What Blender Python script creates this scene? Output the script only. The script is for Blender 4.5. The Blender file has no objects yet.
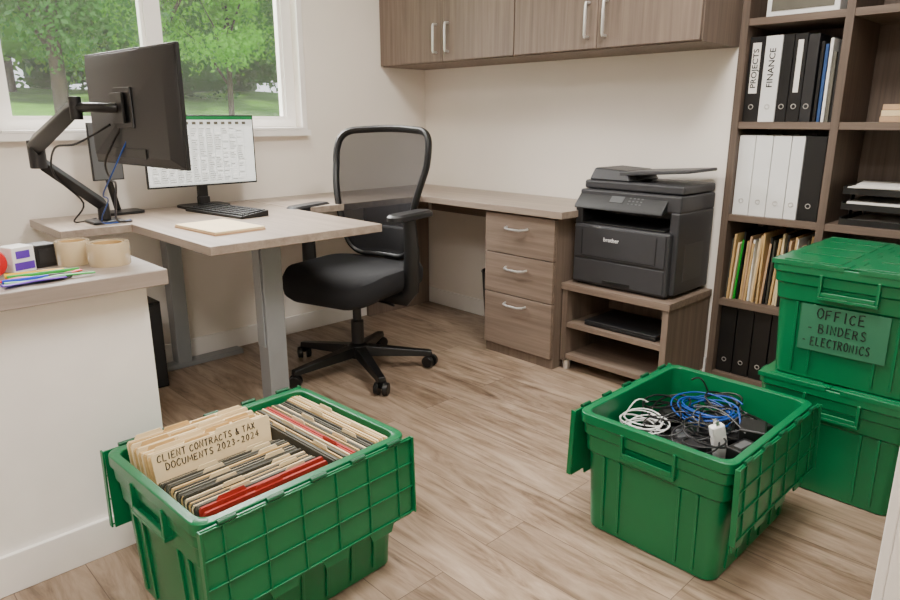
import bpy,bmesh,math,random
from mathutils import Vector as V, Matrix
random.seed(7)
COL=bpy.context.scene.collection
ORG={}
PI=math.pi
R=math.radians
ID=Matrix.Identity(4)
def lin(h,a=1):
    h=h.lstrip('#'); o=[]
    for i in (0,2,4):
        c=int(h[i:i+2],16)/255; o.append(c/12.92 if c<=.04045 else ((c+.055)/1.055)**2.4)
    return (*o,a)
# ---------------------------------------------------------------- materials
def nm(name):
    m=bpy.data.materials.new(name); m.use_nodes=True
    nt=m.node_tree; b=nt.nodes['Principled BSDF']; return m,nt,b
def N(nt,t,**k):
    n=nt.nodes.new(t)
    for a,v in k.items(): n.inputs[a].default_value=v
    return n
def pm(name,col,rough=.5,metal=0,var=.12,scale=12,bump=0,bscale=200,spec=.5,emit=0,alpha=1):
    m,nt,b=nm(name); L=nt.links.new
    tc=nt.nodes.new('ShaderNodeTexCoord'); nz=N(nt,'ShaderNodeTexNoise',Scale=scale,Detail=4.0)
    L(tc.outputs['Object'],nz.inputs['Vector'])
    rp=nt.nodes.new('ShaderNodeValToRGB'); c=lin(col)
    rp.color_ramp.elements[0].position=.3; rp.color_ramp.elements[1].position=.7
    rp.color_ramp.elements[0].color=tuple(x*(1-var) for x in c[:3])+(1,)
    rp.color_ramp.elements[1].color=tuple(min(1,x*(1+var)) for x in c[:3])+(1,)
    L(nz.outputs['Fac'],rp.inputs['Fac']); L(rp.outputs['Color'],b.inputs['Base Color'])
    b.inputs['Roughness'].default_value=rough; b.inputs['Metallic'].default_value=metal
    b.inputs['Specular IOR Level'].default_value=spec; b.inputs['Alpha'].default_value=alpha
    if emit:
        L(rp.outputs['Color'],b.inputs['Emission Color']); b.inputs['Emission Strength'].default_value=emit
    if bump:
        n2=N(nt,'ShaderNodeTexNoise',Scale=bscale,Detail=3.0); L(tc.outputs['Object'],n2.inputs['Vector'])
        bp=N(nt,'ShaderNodeBump',Strength=bump,Distance=.002); L(n2.outputs['Fac'],bp.inputs['Height']); L(bp.outputs['Normal'],b.inputs['Normal'])
    return m
def wood(name,c1,c2,axis,rough=.55,cross=42):
    m,nt,b=nm(name); L=nt.links.new
    tc=nt.nodes.new('ShaderNodeTexCoord'); mp=nt.nodes.new('ShaderNodeMapping')
    s=[cross,cross,cross]; s['xyz'.index(axis)]=1.4; mp.inputs['Scale'].default_value=s
    L(tc.outputs['Object'],mp.inputs['Vector'])
    nz=N(nt,'ShaderNodeTexNoise',Scale=1.0,Detail=8.0,Roughness=.7,Distortion=.4); L(mp.outputs['Vector'],nz.inputs['Vector'])
    rp=nt.nodes.new('ShaderNodeValToRGB'); rp.color_ramp.elements[0].position=.3; rp.color_ramp.elements[1].position=.7
    rp.color_ramp.elements[0].color=lin(c1); rp.color_ramp.elements[1].color=lin(c2)
    L(nz.outputs['Fac'],rp.inputs['Fac']); L(rp.outputs['Color'],b.inputs['Base Color'])
    b.inputs['Roughness'].default_value=rough
    bp=N(nt,'ShaderNodeBump',Strength=.08,Distance=.001); L(nz.outputs['Fac'],bp.inputs['Height']); L(bp.outputs['Normal'],b.inputs['Normal'])
    return m
def floor_mat():
    m,nt,b=nm('floor_planks'); L=nt.links.new
    tc=nt.nodes.new('ShaderNodeTexCoord')
    br=N(nt,'ShaderNodeTexBrick'); br.offset=.37; br.inputs['Scale'].default_value=1
    br.inputs['Brick Width'].default_value=1.3; br.inputs['Row Height'].default_value=.17
    br.inputs['Mortar Size'].default_value=.0013; br.inputs['Mortar Smooth'].default_value=.4
    br.inputs['Color1'].default_value=(0,0,0,1); br.inputs['Color2'].default_value=(1,1,1,1); br.inputs['Mortar'].default_value=(.5,.5,.5,1)
    L(tc.outputs['Object'],br.inputs['Vector'])
    mp=nt.nodes.new('ShaderNodeMapping'); mp.inputs['Scale'].default_value=(1.6,12,1); L(tc.outputs['Object'],mp.inputs['Vector'])
    mul=nt.nodes.new('ShaderNodeMath'); mul.operation='MULTIPLY'; mul.inputs[1].default_value=9; L(br.outputs['Color'],mul.inputs[0])
    nz=N(nt,'ShaderNodeTexNoise',Scale=1.0,Detail=10.0,Roughness=.66,Distortion=2.2); nz.noise_dimensions='4D'
    L(mp.outputs['Vector'],nz.inputs['Vector']); L(mul.outputs[0],nz.inputs['W'])
    rp=nt.nodes.new('ShaderNodeValToRGB'); e=rp.color_ramp.elements
    e[0].position=.30; e[0].color=lin('#55453a'); e[1].position=.72; e[1].color=lin('#b8a491')
    x=e.new(.42); x.color=lin('#86725f'); x=e.new(.54); x.color=lin('#a08c79')
    L(nz.outputs['Fac'],rp.inputs['Fac'])
    m3=nt.nodes.new('ShaderNodeMapping'); m3.inputs['Scale'].default_value=(2.2,7,1); L(tc.outputs['Object'],m3.inputs['Vector'])
    vo=N(nt,'ShaderNodeTexVoronoi',Scale=1.0); L(m3.outputs['Vector'],vo.inputs['Vector'])
    kr=nt.nodes.new('ShaderNodeValToRGB'); kr.color_ramp.elements[0].position=.03; kr.color_ramp.elements[0].color=(.5,.45,.41,1); kr.color_ramp.elements[1].position=.18; kr.color_ramp.elements[1].color=(1,1,1,1)
    L(vo.outputs['Distance'],kr.inputs['Fac'])
    mk=nt.nodes.new('ShaderNodeMix'); mk.data_type='RGBA'; mk.blend_type='MULTIPLY'; mk.inputs['Factor'].default_value=.7
    L(rp.outputs['Color'],mk.inputs['A']); L(kr.outputs['Color'],mk.inputs['B'])
    mx=nt.nodes.new('ShaderNodeMix'); mx.data_type='RGBA'; mx.blend_type='MULTIPLY'; mx.inputs['Factor'].default_value=1
    r2=nt.nodes.new('ShaderNodeValToRGB'); r2.color_ramp.elements[0].color=(.84,.82,.80,1); r2.color_ramp.elements[1].color=(1.08,1.07,1.06,1)
    L(br.outputs['Color'],r2.inputs['Fac']); L(mk.outputs['Result'],mx.inputs['A']); L(r2.outputs['Color'],mx.inputs['B'])
    m2=nt.nodes.new('ShaderNodeMix'); m2.data_type='RGBA'; m2.inputs['B'].default_value=lin('#5d4d41')
    L(br.outputs['Fac'],m2.inputs['Factor']); L(mx.outputs['Result'],m2.inputs['A'])
    L(m2.outputs['Result'],b.inputs['Base Color']); b.inputs['Roughness'].default_value=.34
    bp=N(nt,'ShaderNodeBump',Strength=.10,Distance=.002); L(nz.outputs['Fac'],bp.inputs['Height']); L(bp.outputs['Normal'],b.inputs['Normal'])
    return m
def trans_mat(name,col,t,rough=.2,spec=.5):
    m,nt,b=nm(name); L=nt.links.new
    b.inputs['Base Color'].default_value=lin(col); b.inputs['Roughness'].default_value=rough; b.inputs['Specular IOR Level'].default_value=spec
    tr=nt.nodes.new('ShaderNodeBsdfTransparent'); mx=nt.nodes.new('ShaderNodeMixShader')
    out=nt.nodes['Material Output']
    tc=nt.nodes.new('ShaderNodeTexCoord'); nz=N(nt,'ShaderNodeTexNoise',Scale=900.0,Detail=1.0); L(tc.outputs['Object'],nz.inputs['Vector'])
    mr=nt.nodes.new('ShaderNodeMapRange'); mr.inputs['To Min'].default_value=t-.05; mr.inputs['To Max'].default_value=t+.05
    L(nz.outputs['Fac'],mr.inputs['Value']); L(mr.outputs[0],mx.inputs[0])
    L(b.outputs[0],mx.inputs[1]); L(tr.outputs[0],mx.inputs[2]); L(mx.outputs[0],out.inputs['Surface'])
    return m
M={}
M['wall']=pm('wall_paint','#eee6dc',.85,var=.02,scale=3,bump=.05)
M['ceil']=pm('ceiling_paint','#f5f3f0',.9,var=.02)
M['trim']=pm('white_trim','#f3efea',.45,var=.02)
M['floor']=floor_mat()
M['wz']=wood('grey_wood_vertical','#5f5147','#827164','z')
M['wx']=wood('grey_wood_horizontal','#67574b','#8c7a6c','x')
M['shelfz']=wood('shelf_wood_vertical','#50433a','#6f5f53','z')
M['shelfx']=wood('shelf_wood_horizontal','#584a40','#78675a','x')
M['top']=wood('worktop_laminate','#85766a','#aa9a8c','x',.34,30)
M['counter']=wood('counter_laminate','#877a70','#a3968c','y',.4,34)
M['green']=pm('green_plastic','#026a3e',.30,var=.05,scale=6,bump=.10,bscale=500)
M['greend']=pm('dark_green_plastic','#025332',.4,var=.05,bump=.15,bscale=500)
M['black']=pm('black_plastic','#121213',.4,var=.1,bump=.1,bscale=600)
M['dark']=pm('dark_grey_plastic','#202022',.45,var=.08,bump=.15,bscale=600)
M['char']=pm('charcoal_plastic','#343437',.45,var=.06,bump=.15,bscale=600)
M['char2']=pm('lighter_charcoal_plastic','#3f3f42',.45,var=.06,bump=.15,bscale=600)
M['fabric']=pm('black_fabric','#151518',.9,var=.2,scale=200,bump=.6,bscale=900)
M['chrome']=pm('brushed_metal','#dcdad7',.35,.75,var=.04)
M['gmetal']=pm('grey_painted_metal','#8e9092',.4,.2,var=.04)
M['mgrey']=pm('mid_grey_plastic','#595b5d',.4,var=.04)
M['white']=pm('white_plastic','#eeeeec',.4,var=.03)
M['paper']=pm('white_paper','#f0ede6',.8,var=.04)
M['manila']=pm('manila_card','#cca971',.75,var=.06)
M['manila2']=pm('light_manila_card','#e5cfa4',.75,var=.05)
M['olive']=pm('olive_grey_card','#3f3d33',.75,var=.1)
M['greyc']=pm('grey_card','#625f54',.75,var=.1)
M['red']=pm('red_card','#a3271b',.7,var=.08)
M['ink']=pm('black_ink','#0a0a0a',.7,var=.05)
M['wink']=pm('white_ink','#e2e2e2',.5,var=.02)
M['bluec']=pm('blue_cable','#0f469a',.4,var=.1)
M['blued']=pm('navy_card','#22457a',.6,var=.1)
M['tan']=pm('tan_paper','#c4a07c',.7,var=.12)
M['label']=pm('green_grey_label','#377456',.3,var=.04)
M['mesh']=trans_mat('chair_mesh','#2a2a2d',.27,.9,.15)
M['glass']=trans_mat('window_glass','#ffffff',.96,.02)
M['tape']=trans_mat('clear_tape','#ead8b4',.55,.04)
M['purple']=pm('purple_print','#5f2fb0',.5)
M['redp']=pm('red_plastic','#d00a16',.35)
M['greenp']=pm('lime_plastic','#129a26',.35)
M['yellow']=pm('yellow_plastic','#efb800',.35)
M['bluep']=pm('blue_plastic','#0a2cc4',.35)
M['grass']=pm('lawn_grass','#6fae2c',.9,var=.25,scale=1.2)
M['bark']=pm('tree_bark','#3f3226',.9,var=.3,scale=10,bump=.5,bscale=20)
M['excel']=pm('spreadsheet_green','#14703c',.4,emit=.4)
M['scr']=pm('screen_white','#f4f7f6',.3,var=.01,emit=.7)
M['scg']=pm('screen_grey','#d4dad8',.3,var=.02,emit=.5)
M['line']=pm('screen_grid_line','#98aaa2',.3,var=.02,emit=.3)
M['scr_off']=pm('screen_off','#0c0d10',.12,var=.02)
def leaf_mat(name,c1,c2):
    m=pm(name,c1,.6,var=.4,scale=1.1)
    b=m.node_tree.nodes['Principled BSDF']
    tl=m.node_tree.nodes.new('ShaderNodeBsdfTranslucent'); tl.inputs[0].default_value=lin(c2)
    mx=m.node_tree.nodes.new('ShaderNodeMixShader'); mx.inputs[0].default_value=.35
    L=m.node_tree.links.new; L(b.outputs[0],mx.inputs[1]); L(tl.outputs[0],mx.inputs[2]); L(mx.outputs[0],m.node_tree.nodes['Material Output'].inputs['Surface'])
    return m
M['leafa']=leaf_mat('leaves_bright','#5fa31e','#86c422'); M['leafb']=leaf_mat('leaves_deep','#2f6a18','#579422')
# ---------------------------------------------------------------- mesh builder
def link_obj(name,me,parent,frame=ID,org=V((0,0,0))):
    o=bpy.data.objects.new(name,me); COL.objects.link(o)
    if parent is not None: o.parent=parent; ORG[o.name]=ORG[parent.name]
    else:
        o.location=frame@org; o.rotation_euler=frame.to_euler(); o.scale=frame.to_scale(); ORG[o.name]=org
    return o
def tag(o,label=None,cat=None,group=None,kind=None):
    if label: o['label']=label
    if cat: o['category']=cat
    if group: o['group']=group
    if kind: o['kind']=kind
    return o
def thing(name,label,cat,org=(0,0,0),group=None,frame=ID):
    o=link_obj(name,None,None,frame,V(org)); o.empty_display_size=.05
    return tag(o,label,cat,group)
class MB:
    def __init__(s): s.bm=bmesh.new()
    def hexa(s,p):
        v=[s.bm.verts.new(V(q)) for q in p]
        for f in ((0,3,2,1),(4,5,6,7),(0,1,5,4),(1,2,6,5),(2,3,7,6),(3,0,4,7)): s.bm.faces.new([v[i] for i in f])
        return s
    def box(s,x0,x1,y0,y1,z0,z1,T=None):
        p=[V(q) for q in ((x0,y0,z0),(x1,y0,z0),(x1,y1,z0),(x0,y1,z0),(x0,y0,z1),(x1,y0,z1),(x1,y1,z1),(x0,y1,z1))]
        if T is not None: p=[T@q for q in p]
        return s.hexa(p)
    def loft(s,loops,cap0=True,cap1=True):
        vs=[[s.bm.verts.new(V(p)) for p in l] for l in loops]; n=len(loops[0])
        for a,b in zip(vs,vs[1:]):
            for i in range(n): s.bm.faces.new((a[i],a[(i+1)%n],b[(i+1)%n],b[i]))
        if cap0: s.bm.faces.new(vs[0][::-1])
        if cap1: s.bm.faces.new(vs[-1])
        return s
    def cyl(s,p0,p1,r0,r1=None,n=16):
        if r1 is None: r1=r0
        p0=V(p0);p1=V(p1); d=(p1-p0).normalized(); a=d.orthogonal().normalized(); b=d.cross(a)
        return s.loft([[p+(a*math.cos(t)+b*math.sin(t))*r for t in [2*PI*i/n for i in range(n)]] for p,r in ((p0,r0),(p1,r1))])
    def tube(s,pts,r,n=8,closed=False,flat=1):
        pts=[V(p) for p in pts]; m=len(pts); loops=[]; a=None
        for i,p in enumerate(pts):
            if closed: d=pts[(i+1)%m]-pts[i-1]
            else: d=pts[min(i+1,m-1)]-pts[max(i-1,0)]
            d.normalize()
            if a is None: a=d.cross(V((0,0,1))) if abs(d.z)<.95 else d.cross(V((0,1,0)))
            a=(a-d*a.dot(d)).normalized(); b=d.cross(a); rr=r[i] if isinstance(r,(list,tuple)) else r
            loops.append([p+a*math.cos(t)*rr+b*math.sin(t)*rr*flat for t in [2*PI*k/n for k in range(n)]])
        if closed:
            loops.append(loops[0]); vs=[[s.bm.verts.new(q) for q in l] for l in loops[:-1]]; vs.append(vs[0])
            for x,y in zip(vs,vs[1:]):
                for k in range(n): s.bm.faces.new((x[k],x[(k+1)%n],y[(k+1)%n],y[k]))
            return s
        return s.loft(loops)
    def prism(s,poly,w0,w1,F):
        return s.loft([[F(u,v,w0) for u,v in poly],[F(u,v,w1) for u,v in poly]])
    def lathe(s,prof,c,n=24,T=ID):
        c=V(c)
        return s.loft([[c+T@V((r*math.cos(t),r*math.sin(t),z)) for t in [2*PI*k/n for k in range(n)]] for r,z in prof])
    def build(s,name,mat,parent=None,bev=0,smooth=True,org=None,frame=ID,seg=2):
        bm=s.bm; bmesh.ops.recalc_face_normals(bm,faces=bm.faces)
        if parent is not None: o0=ORG[parent.name]
        elif org is not None: o0=V(org)
        else:
            xs=[v.co for v in bm.verts]
            o0=V(((min(v.x for v in xs)+max(v.x for v in xs))/2,(min(v.y for v in xs)+max(v.y for v in xs))/2,min(v.z for v in xs)))
        bmesh.ops.translate(bm,verts=bm.verts,vec=-o0)
        me=bpy.data.meshes.new(name); bm.to_mesh(me); bm.free(); me.materials.append(mat)
        if smooth: me.shade_smooth(); me.set_sharp_from_angle(angle=R(38))
        o=link_obj(name,me,parent,frame,o0)
        if bev:
            b=o.modifiers.new('bevel','BEVEL'); b.width=bev; b.segments=seg; b.limit_method='ANGLE'; b.angle_limit=R(40); b.harden_normals=True
        return o
def solo(mb,name,mat,label,cat,group=None,**k): return tag(mb.build(name,mat,None,**k),label,cat,group)
def struct(mb,name,mat,**k): return tag(mb.build(name,mat,None,**k),kind='structure')
def B(*a): return MB().box(*a)
def text(body,size,o,x,y,name,mat,parent,off=0,sx=1,lab=None):
    cu=bpy.data.curves.new('t','FONT'); cu.body=body; cu.size=size; cu.align_x='CENTER'; cu.align_y='CENTER'; cu.extrude=.0003; cu.offset=off; cu.resolution_u=3
    ob=bpy.data.objects.new('t',cu); COL.objects.link(ob); dg=bpy.context.evaluated_depsgraph_get(); dg.update()
    me=bpy.data.meshes.new_from_object(ob.evaluated_get(dg)); bpy.data.objects.remove(ob)
    x=V(x).normalized();y=V(y).normalized();z=x.cross(y); o=V(o)
    T=Matrix(((x.x*sx,y.x,z.x,o.x),(x.y*sx,y.y,z.y,o.y),(x.z*sx,y.z,z.z,o.z),(0,0,0,1)))
    me.transform(Matrix.Translation(-ORG[parent.name])@T); me.materials.clear(); me.materials.append(mat)
    return link_obj(name,me,parent)
GL={'A':[[(0,0),(.45,1),(.95,0)],[(.18,.36),(.8,.38)]],'B':[[(0,0),(.02,1),(.6,.97),(.8,.78),(.6,.56),(.02,.52)],[(.6,.54),(.92,.3),(.7,.04),(0,0)]],
'C':[[(.88,.85),(.6,1),(.22,.86),(0,.5),(.14,.12),(.5,0),(.9,.16)]],'D':[[(.05,0),(.05,1),(.5,.93),(.88,.6),(.8,.22),(.4,.02),(0,0)]],
'E':[[(.8,1),(.05,.98),(0,0),(.85,.02)],[(.02,.5),(.66,.53)]],'F':[[(.85,1),(.05,.97),(0,0)],[(.02,.5),(.66,.54)]],
'I':[[(.45,0),(.5,1)]],'L':[[(.08,1),(0,.02),(.8,0)]],'M':[[(0,0),(.12,1),(.5,.3),(.88,1),(1,0)]],'N':[[(0,0),(.04,1),(.82,0),(.88,1)]],
'O':[[(.5,1),(.14,.85),(0,.45),(.2,.06),(.55,0),(.88,.3),(.88,.72),(.5,1)]],'R':[[(0,0),(.04,1),(.6,.97),(.8,.76),(.58,.54),(.04,.5)],[(.35,.5),(.88,0)]],
'S':[[(.82,.86),(.5,1),(.12,.84),(.2,.58),(.66,.44),(.82,.2),(.5,0),(.05,.12)]],'T':[[(0,.97),(.92,1)],[(.46,.98),(.44,0)]],
'U':[[(0,1),(.04,.25),(.4,0),(.78,.2),(.86,1)]],'X':[[(0,0),(.85,1)],[(.05,1),(.88,0)]],
'&':[[(.9,0),(.25,.7),(.3,.95),(.55,.95),(.55,.7),(.08,.3),(.2,.02),(.55,.05),(.85,.4)]],
'0':[[(.45,1),(.1,.8),(.05,.3),(.35,0),(.7,.2),(.75,.7),(.45,1)]],'2':[[(.05,.8),(.35,1),(.7,.8),(.6,.5),(0,0),(.8,.02)]],
'3':[[(.05,.9),(.45,1),(.7,.78),(.35,.54),(.72,.3),(.45,0),(.02,.1)]],'4':[[(.55,0),(.58,1),(0,.32),(.85,.34)]],'-':[[(.1,.45),(.7,.47)]]}
def hand(body,size,o,x,y,name,mat,parent,wf=1.0,sd=1,r=.055,gap=.2):
    """hand-drawn marker lettering: o is the left end of the baseline"""
    rn=random.Random(sd); x=V(x).normalized(); y=V(y).normalized(); z=x.cross(y); o=V(o); m=MB(); cx=0
    for ch_ in body:
        if ch_==' ': cx+=.45*size*wf; continue
        j=rn.uniform(-.05,.05)*size; sc=rn.uniform(.93,1.06); wd=.62
        if ch_=='I': wd=.35
        if ch_=='M': wd=.8
        for st in GL[ch_]:
            m.tube([o+x*(cx+u*wd*wf*size*sc)+y*(j+v*size*sc+rn.uniform(-.02,.02)*size)+z*.0004 for u,v in st],r*size,5)
        cx+=(wd*wf+gap)*size
    return m.build(name,mat,parent)
def rrect(hx,hy,r,z,n=4,cx=0,cy=0):
    o=[]
    for sx,sy,a0 in ((1,1,0),(-1,1,90),(-1,-1,180),(1,-1,270)):
        for i in range(n+1):
            a=R(a0+90*i/n); o.append(V((cx+sx*(hx-r)+r*math.cos(a),cy+sy*(hy-r)+r*math.sin(a),z)))
    return o
def fr(x,y,z,deg): return Matrix.Translation((x,y,z))@Matrix.Rotation(R(deg),4,'Z')
def smooth_path(pts,k=6):
    P3=[V(q) for q in pts]; sm=[]
    for i in range(len(P3)-1):
        a=P3[max(i-1,0)];b=P3[i];c=P3[i+1];d=P3[min(i+2,len(P3)-1)]
        for j in range(k):
            t_=j/k; sm.append(.5*((2*b)+(c-a)*t_+(2*a-5*b+4*c-d)*t_*t_+(3*b-a-3*c+d)*t_**3))
    sm.append(P3[-1]); return sm
# ---------------------------------------------------------------- camera
C=V((3.256,-2.949,1.18)); p=R(15.06); hd=V((-.717,.697,0)).normalized(); rt=V((hd.y,-hd.x,0)); up=V((0,0,1))
f=hd*math.cos(p)-up*math.sin(p); uc=hd*math.sin(p)+up*math.cos(p)
cam=bpy.data.cameras.new('camera'); co=bpy.data.objects.new('camera',cam); COL.objects.link(co)
co.matrix_world=Matrix(((rt.x,uc.x,-f.x,C.x),(rt.y,uc.y,-f.y,C.y),(rt.z,uc.z,-f.z,C.z),(0,0,0,1)))
cam.sensor_width=36; cam.lens=676/900*36; cam.clip_start=.05; bpy.context.scene.camera=co
# ---------------------------------------------------------------- room
struct(B(-.14,4.74,-4.74,.5,-.1,0),'floor',M['floor'],org=(0,0,0))
struct(B(-.14,4.74,-4.74,.5,2.6,2.7),'ceiling',M['ceil'])
WY0,WY1,WZ0,WZ1=-2.30,-.90,1.12,2.15
struct(B(-.14,0,-4.74,WY0,0,2.6).box(-.14,0,WY1,.5,0,2.6).box(-.14,0,WY0,WY1,0,WZ0).box(-.14,0,WY0,WY1,WZ1,2.6),'wall_left',M['wall'])
struct(B(0,1.96,0,.5,0,2.6).box(1.96,4.74,.34,.5,0,2.6),'wall_back',M['wall'])
struct(B(4.6,4.74,-4.6,.34,0,2.6),'wall_right',M['wall'])
struct(B(0,4.6,-4.74,-4.6,0,2.6),'wall_front',M['wall'])
struct(B(3.03,4.6,-1.48,-1.38,0,2.6),'wall_partition',M['wall'])
struct(B(3.01,3.03,-1.50,-1.36,0,2.6).box(3.03,3.10,-1.50,-1.48,0,2.6),'trim_1',M['trim'],bev=.003)
struct(B(.0,.014,-4.6,-.0,0,.10),'baseboard_left',M['trim'],bev=.003)
struct(B(.014,1.95,-.014,0,0,.10),'baseboard_back',M['trim'],bev=.003)
w=MB(); fw=.055; MA,MC=-1.655,-1.590
w.box(-.11,-.05,WY0,WY1,WZ1-fw,WZ1).box(-.11,-.05,WY0,WY1,WZ0,WZ0+fw)
for a,b in ((WY0,WY0+fw),(WY1-fw,WY1),(MA,MC)): w.box(-.11,-.05,a,b,WZ0+fw,WZ1-fw)
for a,b in ((WY0+fw,MA),(MC,WY1-fw)):
    z0,z1=WZ0+fw,WZ1-fw; q=.014
    w.box(-.10,-.065,a,b,z1-q,z1).box(-.10,-.065,a,b,z0,z0+q).box(-.10,-.065,a,a+q,z0+q,z1-q).box(-.10,-.065,b-q,b,z0+q,z1-q)
wn=struct(w,'window_1',M['trim'])
B(-.085,-.081,WY0+fw+.001,WY1-fw-.001,WZ0+fw,WZ1-fw).build('window_glass',M['glass'],wn)
B(-.049,.045,WY0+.001,WY1-.001,WZ0+.001,WZ0+.012).box(.001,.045,WY0-.03,WY1+.03,WZ0-.03,WZ0+.0).build('window_sill',M['trim'],wn)
w=B(0.001,.012,WY1,WY1+.03,WZ0,WZ1+.035).box(0.001,.012,WY0-.03,WY0,WZ0,WZ1+.035).box(0.001,.012,WY0,WY1,WZ1,WZ1+.035)
w.build('window_casing',M['trim'],wn)
# ---------------------------------------------------------------- outside
g=MB(); nx,ny=24,20
gv=[[g.bm.verts.new((-.3-i*2.0,-18+j*2.4,-.2+min(i*2.0,30)*.088+.12*math.sin(i*1.3+j))) for j in range(ny)] for i in range(nx)]
for i in range(nx-1):
    for j in range(ny-1): g.bm.faces.new((gv[i][j],gv[i+1][j],gv[i+1][j+1],gv[i][j+1]))
tag(g.build('lawn',M['grass'],None),'sloping green lawn outside the window','lawn',kind='stuff')
def gz(x): return -.2+min(-x-.3,30)*.088
def tree(x,y,h,cr,mk,label,nl=6000,trunk=.12,low=.3,ls=.10,core=0):
    rnd=random.Random(int(x*31+y*77)); b=gz(x)-.1
    t=thing('garden_tree',label,'tree',(x,y,b),'trees outside the window')
    m=MB(); m.tube([(x,y,b),(x+.05,y,b+h*.3),(x,y+.08,b+h*.6),(x,y,b+h*.85)],[trunk,trunk*.8,trunk*.6,trunk*.25],10)
    for k in range(5):
        a=k*1.26+x; m.tube([(x,y,b+h*(.3+.07*k)),(x+cr*.35*math.cos(a),y+cr*.35*math.sin(a),b+h*(.45+.07*k)),(x+cr*.7*math.cos(a),y+cr*.7*math.sin(a),b+h*(.52+.08*k))],[trunk*.4,trunk*.25,trunk*.08],6)
    m.build('trunk',M['bark'],t)
    m=MB(); blobs=[]
    for k in range(34):
        zz=rnd.uniform(low,1)*h; rr=cr*(1-.45*abs((zz/h-low)/(1-low)-.35)); a=rnd.uniform(0,2*PI); d=rnd.uniform(0,.85)*rr
        blobs.append((x+d*math.cos(a),y+d*math.sin(a),b+zz,cr*rnd.uniform(.22,.38)))
    if core:
        for bx,by,bz,br in blobs:
            r_=bmesh.ops.create_icosphere(m.bm,subdivisions=2,radius=br*core)
            for v in r_['verts']: v.co=v.co*rnd.uniform(.75,1.15)+V((bx,by,bz))
    for k in range(nl):
        bx,by,bz,br=rnd.choice(blobs); d=V((rnd.gauss(0,1),rnd.gauss(0,1),rnd.gauss(0,.8))).normalized()*br*rnd.uniform(.4 if not core else core*.8,1.12)
        c=V((bx,by,bz))+d; n1=V((rnd.gauss(0,1),rnd.gauss(0,1),rnd.gauss(.4,.7))).normalized(); a=n1.orthogonal().normalized(); a=(Matrix.Rotation(rnd.uniform(0,6),3,n1)@a)*ls*rnd.uniform(.6,1.1); bb=n1.cross(a)*.55
        vs=[m.bm.verts.new(c+q) for q in (a,bb,-a,-bb)]; m.bm.faces.new(vs)
    m.build('foliage',mk,t,smooth=False)
tree(-9,.4,5.5,1.9,M['leafb'],'leafy tree seen at the far left of the window',13000,.13,.36,.06)
tree(-12,3.2,6.5,2.2,M['leafa'],'bright leafy tree behind the left window pane',14000,.13,.34,.07)
tree(-8.5,3.0,4.4,1.1,M['leafa'],'slim young tree seen just left of the big monitor top',8000,.06,.42,.05)
tree(-11,6.0,6.5,2.1,M['leafb'],'darker tree behind the window centre bar',14000,.13,.36,.065)
tree(-8.5,5.0,3.3,.85,M['leafa'],'young small tree in the right window pane',6500,.05,.46,.045)
tree(-15,9.5,8,2.8,M['leafa'],'broad tree at the right side of the window',14000,.18,.28,.10)
tree(-19,6.2,9,3.6,M['leafb'],'tall distant tree filling the gap between nearer trees',12000,.2,.25,.12,.7)
tree(-19,.2,9,3.6,M['leafb'],'distant broad tree behind the leftmost tree',12000,.2,.25,.12,.7)
tree(-23,13.5,10,4.2,M['leafb'],'distant tree furthest to the right outside',10000,.2,.16,.15,.75)
tree(-26,3.4,11,4.8,M['leafa'],'pale distant tree between the two broad dark trees',10000,.25,.14,.17,.8)
tree(-26,9.5,11,4.8,M['leafb'],'large dark tree in the distance behind the right pane',10000,.25,.12,.17,.8)
tree(-26,-3,11,4.8,M['leafb'],'large dark tree in the distance at the left edge of the window',10000,.25,.12,.17,.8)
tree(-31,14.5,12,5.5,M['leafb'],'furthest large tree toward the right side of the window',9000,.25,.08,.2,.9)
tree(-31,6.2,12,5.5,M['leafb'],'furthest large tree behind the window centre bar',9000,.25,.08,.2,.9)
# ---------------------------------------------------------------- upper cabinets
def bar_handle(parent,x,y,z0,z1,axis='z'):
    m=MB()
    if axis=='z':
        m.tube([(x,y,z0),(x,y-.026,z0+.002),(x,y-.028,z0+.01),(x,y-.028,z1-.01),(x,y-.026,z1-.002),(x,y,z1)],.0065,8)
    else: m.tube([(x-(z1-z0)/2,y,z0),(x-(z1-z0)/2+.006,y-.022,z0-.002),(x-(z1-z0)/4,y-.029,z0-.006),(x+(z1-z0)/4,y-.029,z0-.006),(x+(z1-z0)/2-.006,y-.022,z0-.002),(x+(z1-z0)/2,y,z0)],.0058,8)
    return m.build('handle',M['chrome'],parent)
def upper(x0,x1,xm,label):
    t=thing('wall_cabinet',label,'cabinet',(x0,0,1.465),'wall cabinets above the back worktop')
    B(x0,x1,-.330,-.001,1.465,2.25).build('body',M['wz'],t,bev=.001)
    for a,b,hx in ((x0+.002,xm-.0015,xm-.045),(xm+.0015,x1-.002,xm+.045)):
        d=B(a,b,-.350,-.331,1.47,2.245).build('door',M['wz'],t,bev=.0015)
        bar_handle(d,hx,-.350,1.515,1.655)
upper(.003,1.015,.525,'wall cabinet beside the window with two grey wood doors')
upper(1.018,1.950,1.482,'wall cabinet nearest the bookshelf with two grey wood doors')
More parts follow.
